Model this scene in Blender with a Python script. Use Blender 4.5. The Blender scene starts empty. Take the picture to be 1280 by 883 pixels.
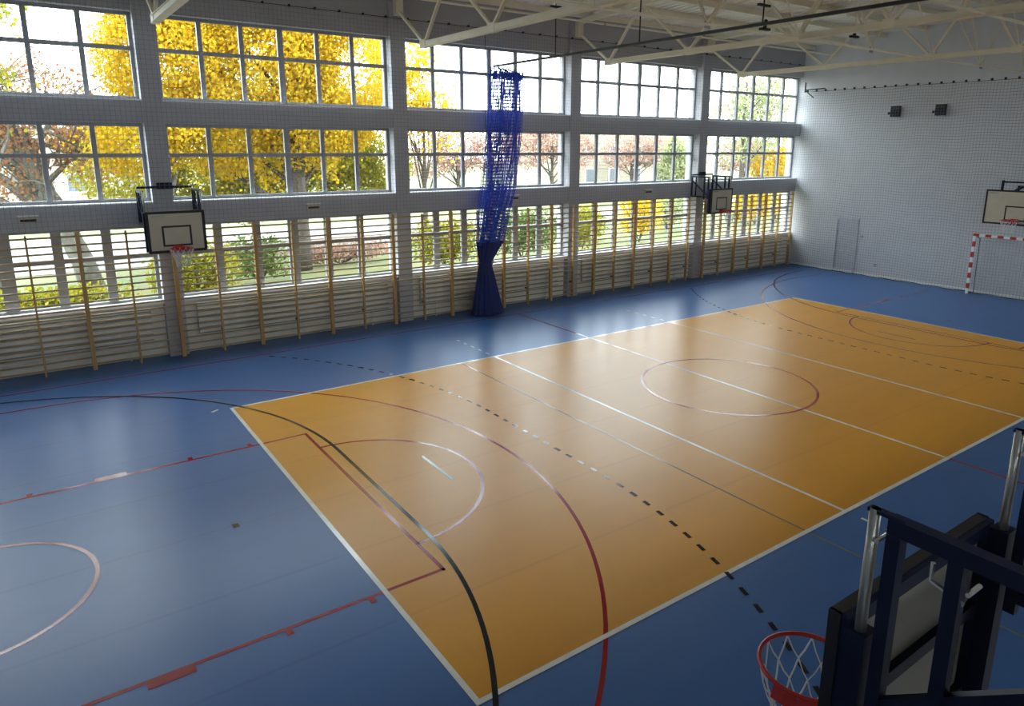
import bpy, bmesh, math, random
from mathutils import Vector, Matrix
random.seed(7)
C = bpy.context.scene.collection
PI = math.pi

# ------------------------------------------------------------------ camera, world, exposure
cam = bpy.data.objects.new('camera', bpy.data.cameras.new('camera'))
C.objects.link(cam); bpy.context.scene.camera = cam
CP = Vector((-2.79178, -4.64042, 4.94326))
R_ = Vector((0.81322695, -0.58192301, 0.00524724)); U_ = Vector((0.1278269, 0.18741777, 0.97392754)); F_ = Vector((0.56773428, 0.79135339, -0.2267986))
m3 = Matrix((R_, U_, -F_)).transposed()
cam.matrix_world = Matrix.Translation(CP) @ m3.to_4x4()
cam.data.sensor_width = 36.0; cam.data.lens = 881.79 / 1280 * 36
cam.data.shift_x = -19.505 / 1280; cam.data.shift_y = -54.306 / 1280
cam.data.clip_start = 0.05; cam.data.clip_end = 400

w = bpy.data.worlds.new('overcast_sky'); bpy.context.scene.world = w; w.use_nodes = True
nt = w.node_tree; bg = nt.nodes['Background']
tcw = nt.nodes.new('ShaderNodeTexCoord'); nzw = nt.nodes.new('ShaderNodeTexNoise'); rpw = nt.nodes.new('ShaderNodeValToRGB')
nzw.inputs['Scale'].default_value = 3.0; nzw.inputs['Detail'].default_value = 3
rpw.color_ramp.elements[0].position = .38; rpw.color_ramp.elements[0].color = (.72, .86, 1, 1)
rpw.color_ramp.elements[1].position = .6; rpw.color_ramp.elements[1].color = (.95, .97, 1, 1)
nt.links.new(tcw.outputs['Generated'], nzw.inputs['Vector']); nt.links.new(nzw.outputs['Fac'], rpw.inputs['Fac'])
nt.links.new(rpw.outputs['Color'], bg.inputs['Color'])
bg.inputs['Strength'].default_value = 5.0
vs = bpy.context.scene.view_settings
vs.view_transform = 'Standard'; vs.look = 'None'; vs.gamma = 1.0; vs.exposure = 1.55; vs.use_curve_mapping = False

# ------------------------------------------------------------------ materials
def mat(name, col, rough=.6, metal=0, col2=None, scale=6, stretch=(1, 1, 1), bump=0, spec=.5, detail=3, rr=0):
    m = bpy.data.materials.new(name); m.use_nodes = True; t = m.node_tree; b = t.nodes['Principled BSDF']
    b.inputs['Base Color'].default_value = (*col, 1); b.inputs['Roughness'].default_value = rough
    b.inputs['Metallic'].default_value = metal; b.inputs['Specular IOR Level'].default_value = spec
    c2 = col2 or tuple(v * .88 for v in col)
    tc = t.nodes.new('ShaderNodeTexCoord'); mp = t.nodes.new('ShaderNodeMapping'); nz = t.nodes.new('ShaderNodeTexNoise'); rp = t.nodes.new('ShaderNodeValToRGB')
    mp.inputs['Scale'].default_value = stretch; nz.inputs['Scale'].default_value = scale; nz.inputs['Detail'].default_value = detail
    rp.color_ramp.elements[0].position = .32; rp.color_ramp.elements[1].position = .68
    rp.color_ramp.elements[0].color = (*c2, 1); rp.color_ramp.elements[1].color = (*col, 1)
    L = t.links.new
    L(tc.outputs['Object'], mp.inputs['Vector']); L(mp.outputs['Vector'], nz.inputs['Vector'])
    L(nz.outputs['Fac'], rp.inputs['Fac']); L(rp.outputs['Color'], b.inputs['Base Color'])
    if bump:
        bp = t.nodes.new('ShaderNodeBump'); bp.inputs['Strength'].default_value = bump; bp.inputs['Distance'].default_value = .01
        L(nz.outputs['Fac'], bp.inputs['Height']); L(bp.outputs['Normal'], b.inputs['Normal'])
    if rr:
        mr = t.nodes.new('ShaderNodeMapRange'); mr.inputs['To Min'].default_value = rough - rr; mr.inputs['To Max'].default_value = rough + rr
        L(nz.outputs['Fac'], mr.inputs['Value']); L(mr.outputs['Result'], b.inputs['Roughness'])
    return m

def sheet_floor(name, col, col2, rough, spec):
    """rolled sports vinyl: cloudy tone, welded seams every 2 m along the hall, faint scuff streaks"""
    m = mat(name, col, rough, 0, col2, 1.6, (.35, 1, 1), 0, spec, 6)
    t = m.node_tree; b = t.nodes['Principled BSDF']; L = t.links.new
    src = b.inputs['Base Color'].links[0].from_socket
    g = t.nodes.new('ShaderNodeNewGeometry'); sx = t.nodes.new('ShaderNodeSeparateXYZ'); L(g.outputs['Position'], sx.inputs[0])
    a = t.nodes.new('ShaderNodeMath'); a.operation = 'PINGPONG'; a.inputs[1].default_value = .75
    L(sx.outputs['Y'], a.inputs[0])
    c = t.nodes.new('ShaderNodeMath'); c.operation = 'LESS_THAN'; c.inputs[1].default_value = .022; L(a.outputs[0], c.inputs[0])
    nz = t.nodes.new('ShaderNodeTexNoise'); mp = t.nodes.new('ShaderNodeMapping'); mp.inputs['Scale'].default_value = (.25, 2.2, 1)
    L(g.outputs['Position'], mp.inputs[0]); L(mp.outputs[0], nz.inputs['Vector']); nz.inputs['Scale'].default_value = 1.5; nz.inputs['Detail'].default_value = 5
    mr = t.nodes.new('ShaderNodeMapRange'); mr.inputs['To Min'].default_value = .94; mr.inputs['To Max'].default_value = 1.06; L(nz.outputs['Fac'], mr.inputs['Value'])
    s = t.nodes.new('ShaderNodeMath'); s.operation = 'MULTIPLY_ADD'; s.inputs[1].default_value = (-.07 if 'orange' in name else -.11); L(c.outputs[0], s.inputs[0]); L(mr.outputs[0], s.inputs[2])
    vm = t.nodes.new('ShaderNodeVectorMath'); vm.operation = 'SCALE'; L(src, vm.inputs[0]); L(s.outputs[0], vm.inputs['Scale'])
    L(vm.outputs[0], b.inputs['Base Color'])
    m2 = t.nodes.new('ShaderNodeMapRange'); m2.inputs['To Min'].default_value = rough - .012; m2.inputs['To Max'].default_value = rough + .02
    L(nz.outputs['Fac'], m2.inputs['Value']); L(m2.outputs[0], b.inputs['Roughness'])
    return m

M = {}
M['blue_floor'] = sheet_floor('blue_sports_vinyl', (.044, .125, .325), (.041, .117, .305), .31, .27)
M['orange_floor'] = sheet_floor('orange_sports_vinyl', (.64, .275, .0015), (.61, .262, .0013), .31, .27)
M['line_white'] = mat('white_line_paint', (.8, .78, .72), .16, spec=.4)
M['line_red'] = mat('red_line_paint', (.3, .012, .014), .16, spec=.4)
M['line_black'] = mat('black_line_paint', (.008, .009, .013), .14, spec=.35)
M['line_green'] = mat('grey_green_line_paint', (.2, .2, .14), .16, spec=.4)
M['wall'] = mat('pale_grey_wall_paint', (.66, .665, .69), .8, 0, (.62, .625, .65), 2, bump=.05)
M['wallwhite'] = mat('white_wall_paint', (.7, .7, .72), .75, 0, (.66, .66, .68), 2, bump=.05)
M['pier'] = mat('shaded_white_pier_paint', (.46, .46, .49), .75, 0, (.43, .43, .46), 2, bump=.05)  # darker copy of the white wall paint, backlit shade put into the colour
M['cream_wall'] = mat('cream_wall_paint', (.9, .85, .74), .75, 0, (.86, .81, .7), 3)
M['deck'] = mat('beige_roof_deck', (.82, .77, .7), .55, 0, (.78, .73, .66), 1)
M['steel'] = mat('cream_painted_steel', (.84, .78, .63), .5, 0, (.78, .72, .57), 3)
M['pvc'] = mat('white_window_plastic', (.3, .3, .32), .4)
M['sill'] = mat('white_sill', (.92, .92, .91), .3, 0, (.88, .88, .87))
M['radiator'] = mat('white_radiator_enamel', (.9, .86, .76), .35)
M['wood'] = mat('varnished_honey_wood', (.6, .36, .13), .35, 0, (.5, .29, .1), 8, (1, 1, .15))
M['rung'] = mat('varnished_pale_beech', (.5, .36, .2), .35, 0, (.42, .29, .15), 8, (.15, 1, 1))
M['navy'] = mat('navy_painted_steel', (.004, .008, .03), .5, spec=.25)
M['black'] = mat('black_plastic', (.006, .006, .007), .5)
M['galv'] = mat('galvanised_tube', (.38, .38, .36), .35, .7)
M['bolt'] = mat('bright_zinc', (.75, .75, .75), .25, .9)
M['board'] = mat('beige_backboard', (.54, .49, .37), .4, 0, (.5, .45, .34), 4)
M['boardback'] = mat('raw_backboard_rear', (.3, .285, .23), .5, 0, (.26, .245, .2), 3)
M['red'] = mat('red_enamel', (.5, .02, .015), .35)
M['cord'] = mat('white_cord', (.75, .75, .76), .7)
M['net'] = mat('grey_polypropylene_net', (.22, .22, .24), .7)
M['bluenet'] = mat('royal_blue_cord', (.03, .09, .62), .6)
M['bluefab'] = mat('dark_blue_fabric', (.012, .02, .13), .65, 0, (.008, .014, .1), 5, (1, 1, .2), .1)
M['bark'] = mat('grey_brown_bark', (.07, .055, .04), .9, 0, (.04, .03, .022), 7, (1, 1, .2), .6)
M['pale_bark'] = mat('pale_birch_bark', (.13, .12, .095), .85, 0, (.07, .065, .05), 5, (1, 1, .6), .4)
M['grass'] = mat('autumn_grass', (.05, .075, .015), .95, 0, (.1, .085, .025), .35, detail=8)
M['path'] = mat('pale_paving', (.14, .125, .11), .9, 0, (.12, .11, .1), 2)
M['render'] = mat('cream_render', (.3, .27, .2), .85, 0, (.27, .24, .18), 1)
M['roofgrey'] = mat('grey_roof_sheet', (.25, .27, .29), .6)
M['darkglass'] = mat('far_window_glass', (.12, .14, .16), .15)
M['fence'] = mat('rust_fence_paint', (.25, .1, .06), .6)
M['door'] = mat('pale_grey_door', (.6, .61, .64), .6)

def leafmat(name, cols, trans=.45):
    m = bpy.data.materials.new(name); m.use_nodes = True; t = m.node_tree; t.nodes.clear(); L = t.links.new
    o = t.nodes.new('ShaderNodeOutputMaterial'); g = t.nodes.new('ShaderNodeNewGeometry'); r = t.nodes.new('ShaderNodeValToRGB')
    el = r.color_ramp.elements
    while len(el) < len(cols): el.new(.5)
    for i, c in enumerate(cols): el[i].position = i / (len(cols) - 1); el[i].color = (*c, 1)
    L(g.outputs['Random Per Island'], r.inputs[0])
    d = t.nodes.new('ShaderNodeBsdfDiffuse'); tr = t.nodes.new('ShaderNodeBsdfTranslucent'); mx = t.nodes.new('ShaderNodeMixShader')
    mx.inputs[0].default_value = trans
    L(r.outputs[0], d.inputs[0]); L(r.outputs[0], tr.inputs[0]); L(d.outputs[0], mx.inputs[1]); L(tr.outputs[0], mx.inputs[2]); L(mx.outputs[0], o.inputs[0])
    return m
M['leaf_yellow'] = leafmat('yellow_leaves', [(.46, .26, .01), (.54, .34, .015), (.42, .32, .025), (.58, .4, .035)], .6)
M['leaf_lime'] = leafmat('yellow_green_leaves', [(.2, .2, .02), (.32, .28, .03), (.16, .18, .02), (.36, .26, .03)])
M['leaf_red'] = leafmat('russet_leaves', [(.28, .12, .06), (.32, .17, .08), (.24, .09, .05), (.34, .24, .1)])
M['leaf_pink'] = leafmat('faded_red_leaves', [(.34, .18, .13), (.38, .26, .2), (.3, .14, .11), (.4, .32, .24)])
M['leaf_green'] = leafmat('dark_green_leaves', [(.06, .1, .03), (.1, .15, .04), (.14, .17, .04)], .3)
M['leaf_pale'] = leafmat('pale_green_leaves', [(.22, .26, .13), (.29, .32, .16), (.32, .31, .14)])

def glassmat():
    m = bpy.data.materials.new('window_glass'); m.use_nodes = True; t = m.node_tree; t.nodes.clear(); L = t.links.new
    o = t.nodes.new('ShaderNodeOutputMaterial'); a = t.nodes.new('ShaderNodeBsdfTransparent'); b = t.nodes.new('ShaderNodeBsdfGlossy')
    f = t.nodes.new('ShaderNodeFresnel'); x = t.nodes.new('ShaderNodeMixShader'); f.inputs[0].default_value = 1.45
    a.inputs[0].default_value = (.93, .96, .95, 1); b.inputs['Roughness'].default_value = .02
    g = t.nodes.new('ShaderNodeNewGeometry'); q = t.nodes.new('ShaderNodeMath'); q.operation = 'SUBTRACT'; q.use_clamp = True
    L(f.outputs[0], q.inputs[0]); L(g.outputs['Backfacing'], q.inputs[1])
    L(q.outputs[0], x.inputs[0]); L(a.outputs[0], x.inputs[1]); L(b.outputs[0], x.inputs[2]); L(x.outputs[0], o.inputs[0])
    return m
M['glass'] = glassmat()

# ------------------------------------------------------------------ mesh helper
class MB:
    def __init__(s): s.v = []; s.f = []; s.mi = []; s.cur = 0
    def add(s, vs_, fs):
        n = len(s.v); s.v += [tuple(v) for v in vs_]; s.f += [tuple(i + n for i in f) for f in fs]; s.mi += [s.cur] * len(fs); return s
    def box(s, x0, x1, y0, y1, z0, z1):
        return s.add([(x0, y0, z0), (x1, y0, z0), (x1, y1, z0), (x0, y1, z0), (x0, y0, z1), (x1, y0, z1), (x1, y1, z1), (x0, y1, z1)],
                     [(0, 3, 2, 1), (4, 5, 6, 7), (0, 1, 5, 4), (1, 2, 6, 5), (2, 3, 7, 6), (3, 0, 4, 7)])
    def cbox(s, c, d):
        return s.box(c[0] - d[0] / 2, c[0] + d[0] / 2, c[1] - d[1] / 2, c[1] + d[1] / 2, c[2] - d[2] / 2, c[2] + d[2] / 2)
    def bar(s, p0, p1, a, b, up=(0, 0, 1)):
        p0 = Vector(p0); p1 = Vector(p1); d = (p1 - p0).normalized(); u = Vector(up)
        if abs(d.dot(u)) > .95: u = Vector((0, 1, 0))
        r = d.cross(u).normalized(); u = r.cross(d)
        o = [r * sx * a / 2 + u * sz * b / 2 for sx, sz in ((-1, -1), (1, -1), (1, 1), (-1, 1))]
        return s.add([p0 + q for q in o] + [p1 + q for q in o], [(3, 2, 1, 0), (4, 5, 6, 7), (0, 1, 5, 4), (1, 2, 6, 5), (2, 3, 7, 6), (3, 0, 4, 7)])
    def tube(s, pts, r, n=8, caps=True, closed=False):
        pts = [Vector(p) for p in pts]; rs = r if isinstance(r, (list, tuple)) else [r] * len(pts); k = len(pts); vs_ = []; prev = None
        for i, p in enumerate(pts):
            if closed: d = pts[(i + 1) % k] - pts[i - 1]
            else: d = pts[min(i + 1, k - 1)] - pts[max(i - 1, 0)]
            d.normalize(); u = prev if prev is not None else (Vector((0, 0, 1)) if abs(d.z) < .9 else Vector((1, 0, 0)))
            a = d.cross(u)
            if a.length < 1e-4: a = d.orthogonal()
            a.normalize(); b = a.cross(d).normalized(); prev = b
            vs_ += [p + (a * math.cos(2 * PI * j / n) + b * math.sin(2 * PI * j / n)) * rs[i] for j in range(n)]
        fs = []
        for i in range(k if closed else k - 1):
            i2 = (i + 1) % k
            fs += [(i * n + j, i * n + (j + 1) % n, i2 * n + (j + 1) % n, i2 * n + j) for j in range(n)]
        if caps and not closed: fs += [tuple(range(n))[::-1], tuple((k - 1) * n + j for j in range(n))]
        return s.add(vs_, fs)
    def quad(s, a, b, c, d): return s.add([a, b, c, d], [(0, 1, 2, 3)])
    def mesh(s, name, mats, smooth=False):
        me = bpy.data.meshes.new(name); me.from_pydata(s.v, [], s.f)
        for m in (mats if isinstance(mats, (list, tuple)) else [mats]): me.materials.append(m)
        if max(s.mi, default=0): me.polygons.foreach_set('material_index', s.mi)
        if smooth: me.polygons.foreach_set('use_smooth', [True] * len(me.polygons))
        me.update(); return me
    def build(s, name, mats, parent=None, smooth=False, **k):
        return link(name, s.mesh(name, mats, smooth), parent, **k)
def link(name, me, parent=None, loc=None, kind=None, label=None, bevel=0):
    o = bpy.data.objects.new(name, me); C.objects.link(o)
    if parent is not None: o.parent = parent
    if loc is not None: o.location = loc
    if kind: o['kind'] = kind
    if label: o['label'] = label
    if bevel:
        b = o.modifiers.new('bevel', 'BEVEL'); b.width = bevel; b.segments = 2; b.limit_method = 'ANGLE'
    return o
def thing(name, label, cat, loc=(0, 0, 0), group=None, rz=0):
    o = bpy.data.objects.new(name, None); o.empty_display_size = .2; C.objects.link(o); o.location = loc; o.rotation_euler = (0, 0, rz)
    o['label'] = label; o['category'] = cat
    if group: o['group'] = group
    return o
def tag(o, label, cat, group=None):
    o['label'] = label; o['category'] = cat
    if group: o['group'] = group
    return o
def dup(root, loc, label, rz=0, group=None):
    r = root.copy(); C.objects.link(r); r.location = loc; r.rotation_euler = (0, 0, rz); r['label'] = label
    if group: r['group'] = group
    for ch in list(root.children):
        c = ch.copy(); C.objects.link(c); c.parent = r
        for g in ch.children:
            d = g.copy(); C.objects.link(d); d.parent = c
    return r
def struct(name, label=None):
    o = bpy.data.objects.new(name, None); C.objects.link(o); o['kind'] = 'structure'
    if label: o['label'] = label
    return o

# ------------------------------------------------------------------ hall shell
COL = [-6.25, -0.10, 5.88, 11.98, 18.10, 24.30]     # column centres along the window wall
XL, XR = -6.45, 24.12
YW = 13.38                                           # inner face of columns
YG = 13.72                                           # glazing plane
YN = -4.42                                           # near wall (camera side)
def ztop(y): return 9.1 - abs(y - 4.5) * .05

fl = MB().box(XL - .3, XR + .3, -7.6, 14.0, -.2, 0).build('floor', M['blue_floor'], kind='structure')
# orange play area and the court lines are flat print on the floor
def strip(mb, pts, wd, z=.002, closed=False):
    n = len(pts); L = []
    for i, (x, y) in enumerate(pts):
        if closed: a = pts[i - 1]; b = pts[(i + 1) % n]
        else: a = pts[max(i - 1, 0)]; b = pts[min(i + 1, n - 1)]
        dx, dy = b[0] - a[0], b[1] - a[1]; l = math.hypot(dx, dy) or 1; nx, ny = -dy / l * wd / 2, dx / l * wd / 2
        L.append(((x + nx, y + ny, z), (x - nx, y - ny, z)))
    for i in range(n if closed else n - 1):
        p, q = L[i], L[(i + 1) % n]; mb.quad(p[0], p[1], q[1], q[0])
def arc(cx, cy, r, a0, a1, n=48): return [(cx + r * math.cos(math.radians(a0 + (a1 - a0) * i / n)), cy + r * math.sin(math.radians(a0 + (a1 - a0) * i / n))) for i in range(n + 1)]
def line(name, pts, wd, m, z=.002, closed=False, label=None):
    mb = MB(); strip(mb, pts, wd, z, closed); return mb.build(name, M[m], fl, label=label)
MB().quad((0, 0, .001), (18.05, 0, .001), (18.05, 9.04, .001), (0, 9.04, .001)).build('play_area', M['orange_floor'], fl, label='orange playing area inside the white volleyball boundary')
mb = MB()
for a, b in (((0, .03), (18.05, .03)), ((0, 9.01), (18.05, 9.01)), ((.03, .06), (.03, 8.98)), ((18.02, .06), (18.02, 8.98))): strip(mb, [a, b], .06, .0032)
mb.build('boundary_line', M['line_white'], fl)
for x in (6.03, 12.05): line('attack_line', [(x, .05), (x, 9)], .05, 'line_white', .003)
line('centre_line', [(9.02, .05), (9.02, 9)], .05, 'line_white', .0034)
mb = MB()
for x in (6.03, 12.05):
    for k in range(5):
        for s in (-1, 1):
            y = (9.25 + k * .35) if s > 0 else (-.2 - k * .35)
            strip(mb, [(x, y), (x, y + s * .15)], .05, .003)
strip(mb, [(-.33, 9.0), (-.2, 9.08)], .05)
mb.build('dash_mark', M['line_white'], fl)
line('basketball_centre_line', [(9.02, -3), (9.02, 12.3)], .05, 'line_red', .0028)
line('centre_circle', arc(9.02, 4.5, 1.8, 0, 360, 96)[:-1], .05, 'line_red', .0036, True)
line('thin_cross_line', [(5.11, -2.9), (5.11, 9.0)], .03, 'line_green', .0028)
line('basketball_sideline', [(-5.0, 12.3), (23, 12.3)], .05, 'line_red'); line('basketball_sideline', [(-5.0, -3.0), (23, -3.0)], .05, 'line_red')
for s in (1, -1):
    X = (lambda x: x) if s > 0 else (lambda x: 18.04 - x)
    T = lambda P: [(X(x), y) for x, y in P]
    line('free_throw_lane', T([(-5, 2.04), (.8, 2.04)]), .05, 'line_red'); line('free_throw_lane', T([(-5, 6.99), (.8, 6.99)]), .05, 'line_red')
    line('free_throw_line', T([(.78, 2.015), (.78, 7.015)]), .05, 'line_red')
    line('free_throw_arc', T(arc(.78, 4.5, 1.78, -90, 90)), .05, 'line_red')
    line('three_point_line', T([(-5, -2.12), (-3.36, -2.16)] + arc(-3.36, 4.5, 6.66, -90, 90, 80) + [(-5, 11.14)]), .05, 'line_red')
    if s > 0: line('no_charge_circle', arc(-3.78, 4.47, 1.2, 0, 360, 72)[:-1], .05, 'line_red', closed=True)
    line('goal_area_line', T(arc(-5, 3, 6, -90, 0) + arc(-5, 6, 6, 0, 90)), .055, 'line_black', .0038)
    mb = MB(); P = []
    L6 = arc(-5, 3, 9, -41.8, 0, 400) + [(4, 3 + i * 3 / 160) for i in range(161)] + arc(-5, 6, 9, 0, 43.5, 400)
    acc = 0; seg = []
    for i in range(1, len(L6)):
        d = math.hypot(L6[i][0] - L6[i - 1][0], L6[i][1] - L6[i - 1][1]); acc += d
        if (acc % .31) < .16: seg.append(L6[i])
        elif len(seg) > 1: P.append(seg); seg = []
        else: seg = []
    for sg in P: strip(mb, T(sg), .055, .0035)
    mb.build('free_throw_dashes', M['line_black'], fl)
    line('penalty_mark', T([(2.03, 4.0), (2.03, 5.0)]), .05, 'line_green', .003)
    mb = MB()
    for y, o in ((2.04, -1), (6.99, 1)):
        for x in (-3.2, -1.07, -.15): strip(mb, T([(x, y + o * .02), (x, y + o * .12)]), .07, .003)
        strip(mb, T([(-2.39, y + o * .06), (-1.97, y + o * .06)]), .12, .003)
    mb.build('lane_mark', M['line_red'], fl)
    mb = MB(); strip(mb, T([(-.99, 4.44), (-.99, 4.55)]), .08); mb.build('keeper_mark', M['line_black'], fl)

# far wall, end wall, near wall with gallery opening
mb = MB().box(XR, XR + .3, -7.6, 14.0, 0, 9.3); mb.build('wall_far', M['wall'], kind='structure')
MB().box(XL - .3, XL, -7.6, 14.0, 0, 9.3).build('wall_left_end', M['wallwhite'], kind='structure')
wn = struct('wall_near')
MB().box(XL, XR, YN - .15, YN, 0, 3.95).build('parapet', M['wallwhite'], wn)
MB().box(XL, XR, -7.6, -7.4, 0, 6.15).build('gallery_wall', M['wallwhite'], wn)
MB().box(XL, XR, -7.6, -7.4, 6.7, 9.3).build('gallery_lintel', M['wallwhite'], wn)
# added clerestory strip, unseen behind the camera, brings daylight onto the window wall
wo = struct('window_16')
for k in range(21):
    xx = XL + .03 + k * (XR - XL - .06) / 20; MB().box(xx - .03, xx + .03, -7.54, -7.46, 6.15, 6.7).build('mullion', M['pvc'], wo)
pc = MB().box(0, (XR - XL - .06) / 20 - .06, 0, .006, 0, .55).mesh('pane', M['glass'])
for k in range(20): link('pane', pc, wo, (XL + .06 + k * (XR - XL - .06) / 20, -7.5, 6.15))
L = bpy.data.lights.new('daylight_portal', 'AREA'); L.shape = 'RECTANGLE'; L.size = XR - XL; L.size_y = .55; L.cycles.is_portal = True
lo = bpy.data.objects.new('daylight_portal', L); C.objects.link(lo); lo.location = ((XL + XR) / 2, -7.59, 6.425); lo.rotation_euler = (PI / 2, 0, 0)
MB().box(XL, XR, -7.4, YN - .15, 3.3, 3.5).build('gallery_floor', M['wallwhite'], wn)
MB().box(XR - .03, XR, -4.4, 13.3, 0, .1).build('baseboard_far', M['sill'], kind='structure')
d = MB().box(XR - .012, XR, 10.5, 11.3, .1, 2.1); d.build('door_1', M['door'], kind='structure')
mb = MB()
for y in (10.46, 11.34): mb.box(XR - .03, XR - .001, y - .03, y + .03, 0, 2.16)
mb.box(XR - .03, XR - .001, 10.43, 11.37, 2.1, 2.17)
mb.build('trim_1', M['door'], kind='structure')

# window wall: sill wall, beams, columns
ww = struct('wall_windows')
MB().box(XL, XR, YG - .12, 14.0, 0, 1.3).build('sill_wall', M['cream_wall'], ww)
MB().box(XL, XR, 13.5, 14.0, 7.72, 9.2).build('upper_wall', M['pier'], ww)
for i in range(5):
    a, b = COL[i] + .2, COL[i + 1] - .2
    if i == 4: b = XR
    MB().box(a, b, YW + .03, 13.95, 5.38, 5.86).build('spandrel_beam', M['pier'], ww)
    MB().box(a, b, YW + .03, 13.95, 3.12, 3.63).build('spandrel_beam', M['pier'], ww)
    MB().box(a, b, YW + .02, YG, 5.86, 5.885).build('sill_board', M['sill'], ww)
    MB().box(a, b, YW + .02, YG, 3.63, 3.655).build('sill_board', M['sill'], ww)
    MB().box(a, b, YG - .3, YG - .03, 1.285, 1.36).build('sill_board', M['sill'], ww)
for i in range(5):
    c = COL[i]; MB().box(c - .21, c + .21, YW, 14.0, 0, 9.0).build('column', M['pier'], ww)

# windows
wn_i = 0
pane_cache = {}
def pane_mesh(wd, ht):
    k = (round(wd, 3), round(ht, 3))
    if k not in pane_cache: pane_cache[k] = MB().box(0, wd, 0, .006, 0, ht).mesh('pane', M['glass'])
    return pane_cache[k]
for i in range(5):
    a, b = COL[i] + .21, COL[i + 1] - .21
    if i == 4: b = XR
    for (z0, zt, z1, mw, tw) in ((5.885, 6.97, 7.72, .1, .09), (3.655, 4.68, 5.38, .1, .09), (1.34, 2.41, 3.12, .19, .1)):
        wn_i += 1
        wo = bpy.data.objects.new('window_%d' % wn_i, None); C.objects.link(wo); wo['kind'] = 'structure'
        fr = .075; mb = MB(); y0, y1 = YG - .04, YG + .04
        mb.box(a, a + fr, y0, y1, z0, z1); mb.box(b - fr, b, y0, y1, z0, z1); mb.box(a + fr, b - fr, y0, y1, z0, z0 + fr); mb.box(a + fr, b - fr, y0, y1, z1 - fr, z1)
        mb.build('window_frame', M['pvc'], wo)
        n = 6; st = (b - a - fr) / n
        for k in range(1, n):
            x = a + fr / 2 + k * st; q = mw * (1.35 if k == 3 else 1)
            MB().box(x - q / 2, x + q / 2, y0, y1, z0 + fr, z1 - fr).build('mullion', M['pvc'], wo)
        MB().box(a + fr, b - fr, y0 + .004, y1 - .004, zt - tw / 2, zt + tw / 2).build('transom', M['pvc'], wo)
        for k in range(n):
            for lo, hi in ((z0 + fr, zt - tw / 2), (zt + tw / 2, z1 - fr)):
                link('pane', pane_mesh(st, hi - lo), wo, (a + fr / 2 + k * st, YG, lo))
# opening guide for daylight sampling (gives off no light itself)
for i in range(5):
    L = bpy.data.lights.new('daylight_portal', 'AREA'); L.shape = 'RECTANGLE'; L.size = COL[i + 1] - COL[i] - .4; L.size_y = 6.4; L.cycles.is_portal = True
    lo = bpy.data.objects.new('daylight_portal', L); C.objects.link(lo); lo.location = ((COL[i] + COL[i + 1]) / 2, 13.97, 4.55); lo.rotation_euler = (-PI / 2, 0, 0)

# roof deck: folded sheet in two slopes, ribs running with the slope
ce = struct('ceiling')
mb = MB(); x = XL; prof = []
while x < XR:
    prof += [(x, 0), (x + .12, 0), (x + .15, .05), (x + .25, .05), (x + .28, 0)]; x += .28
prof = [p for p in prof if p[0] <= XR + .3]
for y0, y1 in ((14.0, 4.5), (4.5, -7.6)):
    A = [(px, y0, ztop(y0) + .25 + pz) for px, pz in prof]; B = [(px, y1, ztop(y1) + .25 + pz) for px, pz in prof]; n = len(prof)
    mb.add(A + B, [(i, i + 1, n + i + 1, n + i) for i in range(n - 1)])
    mb.quad((XL - .3, y0, ztop(y0) + .5), (XR + .3, y0, ztop(y0) + .5), (XR + .3, y1, ztop(y1) + .5), (XL - .3, y1, ztop(y1) + .5))
mb.build('roof_deck', M['deck'], ce)
y = 13.1
while y > -7.2:
    z = ztop(y) + .25
    MB().box(XL, XR, y - .035, y + .035, z - .17, z - .005).build('purlin', M['steel'], ce)
    y -= 1.45

# roof trusses
BN = [11.87, 8.77, 5.55, 3.45, .23, -2.87]; TN = [13.3, 10.6, 7.2, 4.5, 1.8, -1.6, -4.3]
def truss(x, label):
    t = thing('roof_truss', label, 'roof truss', (x, 4.5, 7.3), 'steel trusses carrying the roof')
    def P(y, z): return (0, y - 4.5, z - 7.3)
    zt = lambda y: ztop(y) + .0
    mb = MB(); mb.bar(P(BN[0] + .12, 7.3), P(BN[-1] - .12, 7.3), .17, .012); mb.bar(P(BN[0] + .12, 7.42), P(BN[-1] - .12, 7.42), .17, .012); mb.bar(P(BN[0] + .12, 7.36), P(BN[-1] - .12, 7.36), .11, .11)
    mb.build('bottom_chord', M['steel'], t)
    mb = MB(); mb.bar(P(13.38, zt(13.38)), P(4.5, zt(4.5)), .12, .14); mb.bar(P(4.5, zt(4.5)), P(-7.3, zt(-7.3)), .12, .14); mb.build('top_chord', M['steel'], t)
    for i, yb in enumerate(BN):
        for ty in (TN[i], TN[i + 1]):
            z1 = zt(ty)
            if i == 0 and ty == TN[0]: ty, z1 = 13.36, 8.38
            if i == 5 and ty == TN[6]: ty, z1 = -4.4, 8.38
            MB().bar(P(yb, 7.38), P(ty, z1), .07, .06).build('diagonal', M['steel'], t)
        g = MB().box(-.07, .07, yb - 4.5 - .13, yb - 4.5 + .13, -.02, .17); g.build('gusset', M['steel'], t)
    MB().box(-.1, .1, 13.2 - 4.5, 13.375 - 4.5, 8.22 - 7.3, 8.66 - 7.3).build('bearing_plate', M['steel'], t)
    return t
for x, l in zip(COL[:5], ('cream steel roof truss nearest the left end, mostly outside the picture', 'cream steel truss whose chord end hangs over the leftmost hoop', 'cream steel truss ending left of the blue divider net',
                         'cream steel truss ending right of the blue divider net', 'cream steel truss nearest the far netted wall')): truss(x, l)
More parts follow.
